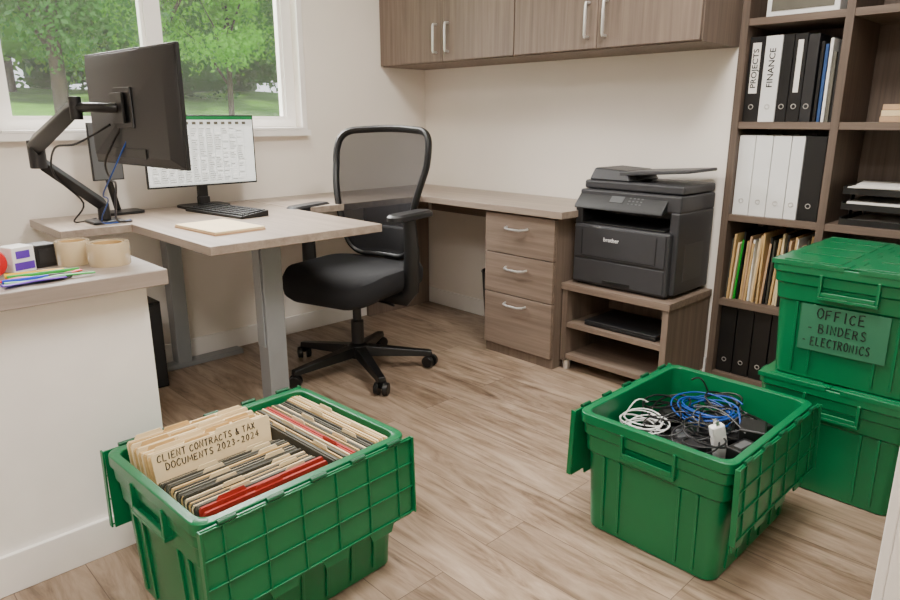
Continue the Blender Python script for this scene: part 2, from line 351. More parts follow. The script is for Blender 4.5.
# ---------------------------------------------------------------- worktops
FLAT=lambda u,v,w:V((u,v,w))
wt=thing('worktop','long L shaped grey wood worktop running into the corner behind the chair','worktop',(0.25,-.5,.0))
MB().prism([(.004,-1.265),(.5,-1.265),(.5,-.485),(1.44,-.485),(1.44,-.004),(.004,-.004)],.74,.772,FLAT).build('top_board',M['top'],wt,bev=.002)
B(.02,.045,-.52,-.02,0,.74).build('support_panel',M['wz'],wt,bev=.001)
B(.1,.94,-.045,-.02,.62,.74).build('rear_rail',M['wx'],wt,bev=.001)
dk=thing('desk','grey wood sit-stand desk with grey metal legs jutting out from the window wall','desk',(.6,-1.66,0))
MB().prism([(.02,-2.25),(.45,-2.25),(.45,-1.99),(1.14,-1.99),(1.14,-1.27),(.02,-1.27)],.74,.772,FLAT).build('desk_top',M['top'],dk,bev=.003)
B(.865,.94,-1.70,-1.615,0.025,.71).box(.875,.93,-1.708,-1.70,.3,.71).build('leg',M['gmetal'],dk,bev=.004)
B(.055,.125,-1.74,-1.67,0.025,.71).build('leg',M['gmetal'],dk,bev=.004)
B(.055,.125,-1.98,-1.40,0,.025).build('foot',M['gmetal'],dk,bev=.004)
B(.865,.94,-1.95,-1.60,0,.025).build('foot',M['gmetal'],dk,bev=.004)
B(.87,.93,-1.93,-1.40,.71,.74).box(.06,.12,-1.93,-1.40,.71,.74).box(.12,.87,-1.68,-1.64,.70,.735).build('under_frame',M['gmetal'],dk,bev=.003)
du=thing('drawer_unit','grey wood three drawer pedestal under the worktop end','drawers',(1.17,-.25,0))
B(.955,1.39,-.445,-.03,.0,.738).build('body',M['wz'],du,bev=.001)
for z0,z1,hz in ((.535,.73,.668),(.33,.53,.468),(.055,.325,.285)):
    d=B(.958,1.387,-.465,-.446,z0,z1).build('drawer',M['wx'],du,bev=.002)
    bar_handle(d,1.165,-.465,hz,hz+.13,'x')
t=thing('waste_bin','black wire mesh waste bin tucked beside the drawers','bin',(.83,-.19,0))
MB().lathe([(.085,0),(.11,.36),(.105,.36),(.08,.01)],(.83,-.19,0)).build('basket',M['dark'],t)
MB().tube([(.83+.11*math.cos(a),-.19+.11*math.sin(a),.36) for a in [2*PI*i/24 for i in range(24)]],.005,6,True).build('rim',M['black'],t)
t=thing('computer_tower','small black desktop computer under the desk by the window wall','computer',(.13,-1.93,0))
B(.13,.30,-2.03,-1.86,.0,.40).build('case',M['black'],t,bev=.004)
B(.30,.308,-2.025,-1.865,.01,.39).build('front_panel',M['dark'],t,bev=.003)
# ---------------------------------------------------------------- printer stand
ps=thing('printer_stand','low grey wood stand with two shelves carrying the printer','stand',(1.66,-.2,0))
SX0,SX1=1.394,1.950
B(SX0,SX1,-.405,-.016,.398,.43).build('top',M['wx'],ps,bev=.002)
for a in (SX0+.005,SX1-.033): B(a,a+.028,-.398,-.02,.045,.398).build('side_panel',M['wz'],ps,bev=.001)
for z in (.215,.055): B(SX0+.034,SX1-.034,-.395,-.02,z,z+.024).build('shelf',M['wx'],ps,bev=.001)
B(SX0+.034,SX1-.034,-.036,-.02,.08,.398).build('back_panel',M['wz'],ps)
for x in (1.42,1.920):
    for y in (-.37,-.05): MB().cyl((x,y,0),(x,y,.046),.018,.022,12).build('foot',M['chrome'],ps)
t=thing('laptop','closed black laptop lying on the printer stand upper shelf','laptop',(1.66,-.22,.24))
B(1.51,1.88,-.37,-.12,.240,.254).build('base',M['black'],t,bev=.003); B(1.51,1.88,-.37,-.12,.255,.265).build('screen_lid',M['dark'],t,bev=.003)
# printer
P=thing('printer','dark grey multifunction laser printer on the low wood stand','printer',(1.66,-.18,.43))
x0,x1,y0,y1=1.424,1.925,-.365,-.02
B(x0,x1-.02,y0,y1,.440,.715).build('body',M['char'],P,bev=.012,seg=3)
B(x1-.045,x1,y0+.03,y1,.445,.80).build('side_cover',M['char'],P,bev=.010)
B(x1-.0005,x1+.001,y0+.10,y1-.08,.50,.66).build('side_hatch',M['char2'],P)
B(x0+.02,x1-.03,y0+.02,y1-.02,.43,.440).build('base',M['black'],P)
tr=B(x0+.012,x1-.034,y0-.006,y0,.45,.555).build('paper_tray',M['char'],P,bev=.003)
B(x0+.17,x1-.19,y0-.0085,y0-.005,.452,.470).build('tray_grip',M['black'],tr,bev=.001)
pn=B(x0+.012,x1-.034,y0-.007,y0,.564,.705).build('front_cover',M['char'],P,bev=.003)
B(x0+.05,x1-.075,y0-.0085,y0-.006,.572,.575).box(x0+.05,x0+.053,y0-.0085,y0-.006,.575,.690).box(x1-.078,x1-.075,y0-.0085,y0-.006,.575,.690).build('door_seam',M['black'],pn)
text('brother',.025,(x0+.205,y0-.0075,.655),(1,0,0),(0,0,1),'brand_lettering',M['wink'],pn,.0003)
B(x0+.002,x0+.04,y0+.005,y1,.715,.80).box(x0+.04,x1-.046,y0+.2,y1,.715,.80).build('output_housing',M['dark'],P,bev=.004)
MB().hexa([(x0+.04,y0+.01,.715),(x1-.05,y0+.01,.715),(x1-.05,y0+.2,.715),(x0+.04,y0+.2,.715),(x0+.04,y0+.01,.723),(x1-.05,y0+.01,.723),(x1-.05,y0+.2,.745),(x0+.04,y0+.2,.745)]).build('output_tray',M['black'],P,bev=.002)
B(x0,x1,y0+.035,y1,.795,.868).build('scanner',M['char'],P,bev=.010,seg=3)
cp=MB().hexa([(x0+.002,y0-.012,.785),(x1-.06,y0-.012,.785),(x1-.06,y0+.05,.80),(x0+.002,y0+.05,.80),(x0+.002,y0-.008,.80),(x1-.06,y0-.008,.80),(x1-.06,y0+.05,.862),(x0+.002,y0+.05,.862)]).build('control_panel',M['dark'],P,bev=.004)
def cpan(u,v,w):
    a=V((x0+.002,y0-.008,.80)); b=V((x0+.002,y0+.05,.862)); n=V((0,-.062,.058)).normalized(); return a+V((u,0,0))+(b-a)*v+n*w
MB().prism([(.17,.35),(.235,.35),(.235,.75),(.17,.75)],.0,.002,cpan).build('display',M['mgrey'],cp)
for i in range(4):
    for j in range(3):
        u=.26+i*.019; v=.30+j*.18
        MB().prism([(u,v),(u+.009,v),(u+.009,v+.07),(u,v+.07)],0,.0012,cpan).build('button',M['mgrey'],cp)
B(x0+.008,x1-.003,y0+.055,y1,.870,.908).build('scanner_lid',M['char'],P,bev=.010,seg=3)
MB().hexa([(x0+.02,y0+.07,.908),(x0+.23,y0+.07,.908),(x0+.23,y1-.01,.908),(x0+.02,y1-.01,.908),(x0+.035,y0+.09,.962),(x0+.20,y0+.09,.955),(x0+.20,y1-.03,.955),(x0+.035,y1-.03,.962)]).build('document_feeder',M['char'],P,bev=.008)
MB().hexa([(x0+.17,y0+.08,.930),(x1+.005,y0+.08,.960),(x1+.005,y1-.02,.960),(x0+.17,y1-.02,.930),(x0+.17,y0+.08,.950),(x1+.005,y0+.08,.974),(x1+.005,y1-.02,.974),(x0+.17,y1-.02,.950)]).build('feeder_tray',M['char2'],P,bev=.005)
# ---------------------------------------------------------------- bookshelf
bs=thing('bookshelf','tall dark grey-brown wood bookshelf built into the alcove','bookshelf',(2.37,.14,0))
FY,BY=-.03,.32
for a in (1.962,2.35,2.76): B(a,a+.03,FY,BY,0,2.35).build('upright',M['shelfz'],bs,bev=.001)
SZ=[.05,.395,.775,1.165,1.57,1.96]
for z in SZ:
    for a,b in ((1.992,2.35),(2.38,2.76)): B(a,b,FY+.004,BY,z-.028,z).build('shelf',M['shelfx'],bs,bev=.001)
B(1.992,2.76,BY-.012,BY-.002,.05,2.35).build('back_panel',M['shelfz'],bs)
B(1.962,2.79,FY,BY,2.35,2.38).build('top_board',M['shelfx'],bs)
def binder(x0,x1,z,h,mat,label,lab=None,txt=None,group=None,ring=True,y=.0,d=.27):
    t=thing('binder',label,'binder',((x0+x1)/2,y+d/2,z),group)
    c=MB(); c.box(x0,x1,y,y+.004,z,z+h).box(x0,x0+.003,y+.004,y+d,z,z+h).box(x1-.003,x1,y+.004,y+d,z,z+h); c.build('cover',mat,t,bev=.001)
    B(x0+.005,x1-.005,y+.02,y+d-.01,z+.008,z+h-.012).build('pages',M['paper'],t)
    xc=(x0+x1)/2
    if ring: MB().tube([(xc+.009*math.cos(a),y-.001,z+.06+.009*math.sin(a)) for a in [2*PI*i/14 for i in range(14)]],.0018,6,True).build('finger_ring',M['chrome'],t)
    if lab:
        l=B(xc-lab/2,xc+lab/2,y-.0012,y,z+h*.34,z+h*.93).build('spine_label',M['paper'],t)
        if txt: text(txt,.031,(xc,y-.0018,z+h*.63),(0,0,1),(-1,0,0),'label_lettering',M['ink'],l,.0004,1.12)
    elif txt: text(txt,.033,(xc,y-.0008,z+h*.63),(0,0,1),(-1,0,0),'label_lettering',M['ink'],t,.0004,1.12)
Z=1.1652
binder(1.995,2.056,Z,.335,M['black'],'black binder with a white PROJECTS spine label',.034,'PROJECTS')
binder(2.059,2.124,Z,.335,M['white'],'white binder lettered FINANCE on its spine',None,'FINANCE')
binder(2.127,2.168,Z,.335,M['black'],'black binder directly right of the white FINANCE binder')
binder(2.171,2.219,Z,.335,M['black'],'black binder with a small blank white spine label on the upper shelf',.020)
binder(2.222,2.262,Z,.33,M['dark'],'dark binder right of the blank labelled binder on the upper shelf')
for i,(mt,h,lb) in enumerate((('black',.30,'thin black folder next to the blue one on the upper shelf'),('blued',.29,'thin blue folder on the upper bookshelf'),('paper',.31,'thin white folder on the upper shelf'),('greyc',.26,'short grey-brown folder on the upper shelf'),('black',.30,'black folder standing against the bookshelf divider'))):
    x=2.268+i*.0155; solo(B(x,x+.011,.01,.24,Z,Z+h),'folder',M[mt],lb,'folder',bev=.001)
Z=.7752
for a,b,lb in ((1.995,2.062,'white binder against the left side of the middle shelf'),(2.065,2.133,'second white binder from the left on the middle shelf'),(2.136,2.206,'third white binder from the left on the middle shelf'),(2.209,2.258,'narrow white binder next to the black one on the middle shelf')):
    binder(a,b,Z,.335,M['white'],lb)
binder(2.262,2.338,Z,.335,M['black'],'black binder at the right of four white binders',.0)
Z=.0502
for i in range(4): binder(1.996+i*.075,2.066+i*.075,Z,.325,M['black'],'black binder on the bottom shelf of the bookshelf',group='black binders on the bottom shelf')
Z=.3952; rn=random.Random(3); x=1.997
for i in range(28):
    h=rn.uniform(.255,.318); ln=rn.uniform(.000,.016); k=['olive','manila','manila2','greenp','black','manila','tan','manila','paper','manila2','manila','olive','manila','tan','black'][i%15]
    if k=='greenp' and i>10: k='manila2'
    m=MB(); yo=rn.uniform(0,.03)
    m.hexa([(x,yo,Z),(x+.008,yo,Z),(x+.008,yo+.23,Z),(x,yo+.23,Z),(x+ln,yo,Z+h),(x+ln+.008,yo,Z+h-.004),(x+ln+.008,yo+.23,Z+h),(x+ln,yo+.23,Z+h)])
    nmz={'manila':'manila','manila2':'pale manila','paper':'white','tan':'tan','olive':'dark olive','black':'black','greenp':'green','red':'dark red'}[k]
    solo(m,'file_folder',M[k],f'{nmz} file folder standing on the shelf under the white binders','folder','file folders on the lower bookshelf, '+nmz)
    x+=.0118
t=thing('document_box','white flat box with a grey picture front on the high shelf','box',(2.17,.08,1.5702))
B(2.05,2.32,-.01,.22,1.5702,1.68).build('box_body',M['white'],t,bev=.003); B(2.07,2.30,-.013,-.01,1.59,1.665).build('front_panel',M['greyc'],t)
for i in range(3):
    solo(B(2.50,2.68+.01*i,.02+.01*i,.2,1.1652+i*.022,1.186+i*.022),'book',[M['tan'],M['manila2'],M['tan']][i],['tan book at the bottom of a small stack on the right shelf','cream book in the middle of the small stack','tan book on top of the small stack'][i],'book',bev=.002)
t=thing('letter_tray','black three level letter tray on the right shelf','tray',(2.55,.12,.7752))
for z in (.7752,.835,.895):
    B(2.42,2.70,0,.28,z,z+.005).box(2.42,2.425,0,.28,z+.005,z+.03).box(2.695,2.70,0,.28,z+.005,z+.03).box(2.425,2.695,0,.004,z+.005,z+.024).build('tray',M['black'],t)
for q in ((2.43,2.44,.27,.28,.78,.93),(2.68,2.69,.27,.28,.78,.93),(2.421,2.426,.1,.14,.78,.90),(2.694,2.699,.1,.14,.78,.90)): B(*q).build('support',M['black'],t)
for x_,y_,z,h,dg_,lb in ((2.56,.135,.8405,.026,1,'sheaf of white paper in the middle level of the letter tray'),(2.56,.135,.9005,.022,-2,'sheaf of white paper on top of the letter tray'),(2.57,.12,.9230,.010,9,'loose crooked sheets lying on the top paper sheaf'),(2.56,.135,.7805,.012,0,'sheaf of white paper at the bottom of the letter tray')):
    solo(MB().box(-.125,.125,-.125,.125,0,h),'paper_stack',M['paper'],lb,'paper',frame=fr(x_,y_,z,dg_))
# ---------------------------------------------------------------- reception counter
rc=thing('counter','white half-height counter with a grey laminate top in the left foreground','counter',(1.25,-3.4,0))
CY=-2.258
B(1.11,1.40,-4.59,CY-.04,0,.748).build('body',M['trim'],rc)
B(1.06,1.46,-4.59,CY,.748,.79).build('countertop',M['counter'],rc,bev=.003)
B(1.40,1.414,-4.59,CY-.026,0,.11).box(1.11,1.40,CY-.04,CY-.026,0,.11).build('baseboard',M['trim'],rc,bev=.003)
Z=.7902
for (x,y,r,h,lb) in ((1.285,-2.345,.054,.062,'wide clear packing tape roll nearest the counter end'),(1.215,-2.415,.044,.066,'smaller clear packing tape roll beside the black dispenser')):
    t=thing('tape_roll',lb,'tape',(x,y,Z))
    MB().lathe([(r-.001,0),(r,.002),(r,h-.002),(r-.001,h),(r*.80,h),(r*.80,0)],(x,y,Z),40).build('tape',M['tape'],t)
    MB().lathe([(r*.72,0),(r*.72,h*.96),(r*.67,h*.96),(r*.67,0)],(x,y,Z),40).build('core',M['manila'],t)
t=thing('tape_dispenser','small black box shaped tape dispenser behind the tape rolls','dispenser',(1.17,-2.48,Z))
T=fr(1.18,-2.485,Z,12)
B(-.03,.03,-.028,.028,0,.062,T).build('base',M['black'],t,bev=.004)
B(.0301,.0312,-.020,.018,.012,.050,T).build('side_plate',M['dark'],t)
t=thing('tape_pack','small white and purple boxed tape roll on the counter','packet',(1.20,-2.555,Z))
T=fr(1.215,-2.550,Z,20)
B(-.03,.03,-.03,.03,0,.068,T).build('carton',M['white'],t,bev=.003)
B(.0301,.031,-.026,.026,.008,.028,T).build('printed_band',M['purple'],t)
B(.0301,.031,-.02,.016,.038,.058,T).build('printed_square',M['purple'],t)
t=thing('ribbon_roll','red ribbon spool at the left edge of the counter items','ribbon',(1.24,-2.615,Z))
MB().cyl((1.265,-2.619,Z+.036),(1.235,-2.614,Z+.036),.036,None,32).build('spool',M['redp'],t,bev=.002)
MB().cyl((1.2665,-2.6193,Z+.036),(1.2652,-2.619,Z+.036),.020,None,24).build('label_disc',M['white'],t)
for i,(a,b,k,lb) in enumerate((((1.33,-2.60),(1.34,-2.44),'greenp','green marker pen lying across the counter'),((1.375,-2.62),(1.385,-2.47),'bluep','blue marker pen at the front of the counter items'),((1.30,-2.60),(1.32,-2.47),'yellow','yellow marker pen on the counter'))):
    t=thing('marker_pen',lb,'pen',((a[0]+b[0])/2,(a[1]+b[1])/2,Z)); A=V((*a,Z+.0075)); Bb=V((*b,Z+.0075)); q=A.lerp(Bb,.65)
    MB().cyl(A,q,.0068,None,12).build('barrel',M[k],t); MB().cyl(q,Bb,.0075,.006,12).build('cap',M['black'] if i==1 else M[k],t)
for i,(pts,k,lb) in enumerate(((((1.355,-2.64),(1.355,-2.58),(1.362,-2.52),(1.36,-2.44)),'redp','loose red ribbon between the green and blue pens'),(((1.42,-2.63),(1.405,-2.58),(1.41,-2.54),(1.405,-2.49)),'purple','short purple ribbon nearest the counter edge'),(((1.395,-2.62),(1.397,-2.56),(1.392,-2.50),(1.40,-2.42)),'greenp','loose green ribbon in front of the blue pen'))):
    pp=smooth_path([V((a,b,Z+.004+.006*abs(math.sin(j*1.6+i)))) for j,(a,b) in enumerate(pts)],6)
    solo(MB().tube(pp,.009,8,False,.3),'ribbon',M[k],lb,'ribbon')
# ---------------------------------------------------------------- totes
def tote(label,frame,open_,group=None,lab=False,th=(268,268)):
    t=thing('storage_tote',label,'tote',(0,0,0),group,frame)
    S=[(.190,.243,0,.03),(.196,.249,.005,.035),(.207,.257,.245,.035),(.214,.264,.252,.035),(.2165,.2665,.300,.035),(.222,.272,.305,.035),(.2235,.2735,.335,.035),(.229,.279,.340,.035),(.229,.279,.366,.035),(.227,.277,.368,.035),(.209,.259,.368,.03),(.207,.257,.366,.03),(.186,.238,.014,.03)]
    m=MB(); m.loft([rrect(a,b,r,z,5) for a,b,z,r in S])
    def hx(z): return .196+(z/.25)*.011
    for s in (-1,1):
        for x in (-.14,-.09,.09,.14):
            a=hx(.02)+.051; b=hx(.25)+.050
            m.hexa([(x-.004,s*a,.02),(x+.004,s*a,.02),(x+.004,s*(a+.006),.02),(x-.004,s*(a+.006),.02),(x-.004,s*b,.247),(x+.004,s*b,.247),(x+.004,s*(b+.008),.247),(x-.004,s*(b+.008),.247)])
        for y in (-.18,-.11,-.035,.035,.11,.18):
            a=hx(.02)-.001; b=hx(.25)-.001
            m.hexa([(s*a,y-.004,.02),(s*a,y+.004,.02),(s*(a+.006),y+.004,.02),(s*(a+.006),y-.004,.02),(s*b,y-.004,.247),(s*b,y+.004,.247),(s*(b+.008),y+.004,.247),(s*(b+.008),y-.004,.247)])
    m.build('body',M['green'],t,bev=.0015)
    for s in (-1,1):
        h=MB()
        ya,yb=sorted((s*.262,s*.284)); h.box(-.082,.082,ya,yb,.268,.278).box(-.082,-.073,ya,yb,.278,.344).box(.073,.082,ya,yb,.278,.344); ya,yb=sorted((s*.279,s*.284)); h.box(-.073,.073,ya,yb,.278,.292)
        h.build('handle',M['green'],t,bev=.002)
    for s in (-1,1):
        th_=R(th[0] if s>0 else th[1]) if open_ else 0
        dx,dz,nx_,nz_=-math.cos(th_),math.sin(th_),math.sin(th_),math.cos(th_)
        hx0,hz0=(.238,.364) if open_ else (.226,.3705)
        def F(u,v,w): return V((s*(hx0+u*dx+w*nx_),v,hz0+u*dz+w*nz_))
        n=8; ve=.276; st=2*ve/n; L=.220 if open_ else .225; poly=[(0,-ve)]
        for i in range(n):
            e=L+(.010 if (i%2==0)==(s>0) else -.010); poly+=[(e,-ve+i*st+.004),(e,-ve+(i+1)*st-.004)]
        poly.append((0,ve)); m=MB(); m.prism(poly,0,.005,F)
        def rb(u0,u1,v0,v1,w0,w1): m.prism([(u0,v0),(u1,v0),(u1,v1),(u0,v1)],w0,w1,F)
        rb(0,.206,-ve-.005,-ve-.0005,-.009,.006); rb(0,.206,ve+.0005,ve+.005,-.009,.006)
        if open_:
            for u in (.004,.068,.132,.202): rb(u-.0015,u+.0015,-ve,ve,-.0045,0)
            for k in range(6): v=-ve+2*ve*(k+.5)/6; rb(.004,.202,v-.0015,v+.0015,-.0045,0)
        else:
            for k in range(4): v=-.21+k*.14; rb(.03,.19,v-.05,v+.05,.005,.0078)
        m.build('lid_flap',M['green'],t,bev=.001)
        for k in range(5):
            v=-.22+k*.11; MB().cyl(F(-.003,v-.02,-.001),F(-.003,v+.02,-.001),.0055,None,10).build('hinge',M['greend'],t)
    if lab:
        l=MB()
        def G(u,v,w): return V((u,-(hx(v)+.050)-.0090-w,v))
        l.prism([(-.125,.100),(.118,.100),(.118,.247),(-.125,.247)],.001,.002,G); l=l.build('paper_label',M['label'],t)
        upv=V((0,-.011/.25,1))
        for s_,z_,x_,sz,sd,wf in (('OFFICE',.206,-.078,.031,2,.95),('- BINDERS',.162,-.100,.028,4,.85),('- ELECTRONICS',.118,-.112,.027,6,.70)):
            hand(s_,sz,G(x_,z_,.0023),(1,0,0),upv,'label_lettering',M['ink'],l,wf,sd,.065,.2 if sd<6 else .15)
    return t
FL=fr(1.797,-2.205,0,2.5)@Matrix.Scale(1.045,4); FR=fr(2.452,-1.157,0,0); FS=fr(2.69,-.48,0,0); FS2=fr(2.69,-.48,.3785,0)
tote('open green tote full of file folders in the left foreground',FL,True)
tote('open green tote holding cables and electronics',FR,True,th=(268,268))
tote('closed green tote at the bottom of the stack by the bookshelf',FS,False)
tote('closed green tote on top of the stack, labelled OFFICE BINDERS ELECTRONICS',FS2,False,lab=True)
# files
def folder(axis,nb,nt_,s0,s1,zb,zt,mat,tab,label,group,th=.004,tmat=None,name='file_folder'):
    def F(s,z,w):
        n=nb+(nt_-nb)*(z-zb)/(zt-zb)+w; return V((n,s,z)) if axis=='x' else V((s,n,z))
    o=F((s0+s1)/2,zb,0); t=thing(name,label,'folder',o,group,FL)
    MB().prism([(s0+.014,zb),(s1-.014,zb),(s1,zt-.006),(s1-.004,zt),(s0+.004,zt),(s0,zt-.006)],0,th,F).build('sleeve',mat,t)
    if tab is not None:
        a,b=tab; MB().prism([(a,zt-.001),(b,zt-.001),(b-.006,zt+.010),(a+.006,zt+.010)],0.0005,min(th,.0025),F).build('tab',tmat or mat,t)
    return t,F
rn=random.Random(11); zb=.0145
s0,s1=-.238,.068
for i in range(14):
    a=-.198+i*.0090; zt=.386+rn.uniform(-.005,.006); tp=s0+.02+(i%4)*.066
    folder('x',-.170+i*.0108,a,s0+rn.uniform(0,.004),s1-rn.uniform(0,.006),zb,zt,M['manila'] if i%3 else M['manila2'],(tp,tp+.07),'manila folder in the upright bundle behind the lettered card in the tote','manila folders at the back of the file tote',.0055)
t,F=folder('x',-.010,-.068,s0+.004,s1,zb,.398,M['manila2'],(-.08,.02),'manila divider card lettered CLIENT CONTRACTS and TAX DOCUMENTS','',.003)
slab=[c for c in COL.objects if c.parent==t and c.name.startswith('sleeve')][0]
upn=(V((-.068,0,.398))-V((-.010,0,zb))).normalized()
hand('CLIENT CONTRACTS & TAX',.0160,F(-.222,.377,.0032),(0,1,0),upn,'card_lettering',M['ink'],slab,.92,3,.075)
hand('DOCUMENTS 2023-2024',.0160,F(-.206,.354,.0032),(0,1,0),upn,'card_lettering',M['ink'],slab,.98,5,.075)
k=0; a=-.050; seq=['manila','olive','manila2','olive','greyc','olive','manila','olive','greyc','manila2','olive']
while a<.150:
    kind=seq[k%11]; th_k=rn.uniform(.0036,.0046)
    zt=.336+min(.018,k*.0022)+rn.uniform(-.003,.004); tp=s0+.015+(k%4)*.066
    folder('x',a*.72+.028,a,s0+rn.uniform(0,.003),s1-rn.uniform(.001,.004),zb,zt,M[kind],(tp,tp+.055) if k>2 and k%2 else None,{'manila':'manila folder among the grey hanging folders at the front of the tote','manila2':'pale cream folder among the grey hanging folders in the tote','olive':'dark olive hanging folder in the front row of the file tote','greyc':'grey hanging folder in the front row of the file tote'}[kind],kind+' folders in the front row',th_k,M['manila2'])
    k+=1; a+=.0072
for i,lb in enumerate(('inner of two red folders at the front of the file tote','outer red folder at the very front of the file tote')):
    a=.158+i*.016; folder('x',.155+i*.010,a,s0,s1,zb,.364-.004*i,M['red'],(-.2+.08*i,-.13+.08*i),lb,'',.0065)
b=.078; k=0
while b<.244:
    kind=['olive','greyc','olive','manila','olive','greyc','manila2'][k%7]; th_k=rn.uniform(.0034,.0045)
    if .128<b<.143: kind='red'
    if b>.200: kind='manila' if k%2 else 'manila2'
    zt=.354+rn.uniform(-.003,.004)+(.006 if b>.200 else 0); tp=-.16+(k%4)*.078
    folder('y',b*.86+.004,b,-.193,.193,zb,zt,M[kind],(tp,tp+.06) if k%2 else None,{'manila':'manila folder in the rear row of the file tote','manila2':'pale cream folder in the rear row of the file tote','olive':'dark olive hanging folder in the rear row of the file tote','greyc':'grey hanging folder in the rear row of the file tote','red':'red folder in the middle of the rear row of the tote'}[kind],kind+' folders in the rear row',th_k if kind!='red' else .006,M['manila2'] if kind!='red' else M['red'])
    k+=1; b+=.0074
# tote with electronics
def dev(name,label,cat,x,y,z,sx,sy,sz,deg,mat,extra=None):
    T=FR@fr(x,y,z,deg); t=thing(name,label,cat,(0,0,0),None,T)
    B(-sx/2,sx/2,-sy/2,sy/2,0,sz).build('case',mat,t,bev=min(.006,sz*.2))
    if extra=='led':
        B(-sx*.3,sx*.3,-sy/2-.001,-sy/2,sz*.35,sz*.65).build('port_strip',M['gmetal'],t)
        MB().cyl((sx*.3,0,sz),(sx*.3,0,sz+.002),.004,None,8).build('button',M['gmetal'],t)
    if extra=='label': B(-sx*.25,sx*.25,-sy*.3,sy*.3,sz,sz+.0006).build('rating_label',M['mgrey'],t)
    if extra=='sock':
        for k in range(4): MB().cyl((0,-sy*.36+k*sy*.24,sz),(0,-sy*.36+k*sy*.24,sz+.002),.017,None,14).build('socket',M['dark'],t)
    if extra=='prong':
        for k in (-1,1): B(sx/2,sx/2+.016,k*.007-.001,k*.007+.001,sz*.4,sz*.6).build('prong',M['chrome'],t)
    return t
D0=.2452
dev('equipment_case','big black equipment case under the cables in the tote','case',0,0,.0145,.34,.44,.230,0,M['black'],'led')
dev('router','flat black router at the rear of the cable tote','router',.06,.155,D0,.2,.12,.035,6,M['dark'],'led')
dev('power_adapter','large black power brick in the middle of the tote','adapter',.055,.005,D0,.09,.13,.050,-15,M['black'],'label')
dev('power_adapter','black power brick near the front corner of the tote','adapter',.125,-.18,D0,.08,.10,.055,12,M['dark'],'label')
dev('network_switch','black network switch under the white cable coil','switch',-.09,-.15,D0,.16,.14,.04,4,M['black'],'led')
dev('power_strip','black power strip lying lengthwise in the tote','power strip',-.13,.06,D0,.06,.2,.035,4,M['black'],'sock')
dev('hard_drive','small black hard drive on the router in the tote','hard drive',.10,.145,D0+.0355,.08,.10,.022,-25,M['black'],'label')
dev('power_adapter','small black plug adapter at the right rim of the cable tote','adapter',.150,.03,D0,.07,.09,.105,20,M['black'],'prong')
dev('power_adapter','black plug adapter beside the white charger','adapter',.045,-.13,D0,.07,.07,.07,-20,M['dark'],'prong')
dev('power_adapter','black power brick leaning beside the network switch','adapter',-.02,-.05,D0,.05,.1,.045,35,M['dark'],'label')
dev('hard_drive','thin black drive enclosure near the right rim of the cable tote','hard drive',.165,-.07,D0,.045,.09,.085,-8,M['black'],'label')
T=FR@fr(.110,-.055,D0,-35)@Matrix.Rotation(R(14),4,'X'); t=thing('charger','white upright wall charger among the black adapters','charger',(0,0,0),None,T)
B(-.013,.013,-.020,.020,0,.125).build('case',M['white'],t,bev=.006)
for k in (-1,1): B(k*.007-.001,k*.007+.001,-.005,.005,.125,.14).build('prong',M['chrome'],t)
def coil(name,label,cx,cy,cz,r,loops,rad,mat,sd,hz=.02,tail=None,e=1.0,jt=.12):
    rn=random.Random(sd); pts=[]; n=30
    ph=rn.uniform(0,6)
    for i in range(loops*n):
        a=2*PI*i/n+ph; l=i/n; rr=r*(1+jt*math.sin(l*2.3+sd)+jt*.6*math.sin(l*5.1)); ox=jt*.12*math.sin(l*1.9+sd); oy=jt*.12*math.cos(l*2.7)
        pts.append((cx+ox+rr*math.cos(a),cy+oy+rr*e*math.sin(a),cz+rad+hz*(.5+.5*math.sin(l*1.7+a*.5+sd))))
    if tail:
        p0=V(pts[-1])
        for i in range(1,9): tt=i/8; pts.append(tuple(p0.lerp(V(tail),tt)+V((0,0,.03*math.sin(PI*tt)))))
    m=MB().tube(pts,rad,6); return solo(m,name,mat,label,'cable',frame=FR)
coil('cable','coiled blue network cable on top of the electronics',-.015,.10,.298,.078,8,.0025,M['bluec'],1,.036,(.12,.02,.335),1,.13)
coil('cable','coiled white cable near the front left of the tote',-.115,-.10,.290,.056,7,.0021,M['white'],5,.028,(-.15,-.02,.34),1,.12)
coil('cable','coiled black power cord behind the blue cable',.0,.17,.285,.060,5,.0030,M['black'],9,.05,(-.12,.2,.36))
coil('cable','tangled black cord along the left rim of the tote',-.13,.05,.285,.050,4,.0030,M['black'],4,.04,(-.02,-.06,.34),1.5)
coil('cable','looped black cord over the power bricks',.06,-.10,.305,.050,5,.0026,M['dark'],12,.03,(.0,.02,.33),1,.2)
coil('cable','thick black cord in the middle of the cable tote',.05,.02,.296,.055,4,.0036,M['black'],21,.03,(.14,.10,.33),1,.25)
coil('cable','thin black wire looped over the white cable',-.06,-.07,.300,.045,4,.0020,M['black'],33,.03,(.02,-.02,.34),1.2,.3)
coil('cable','thin grey wire crossing the blue cable coil',.03,.06,.312,.05,2,.0019,M['mgrey'],27,.03,(.15,-.02,.34),1.3,.3)
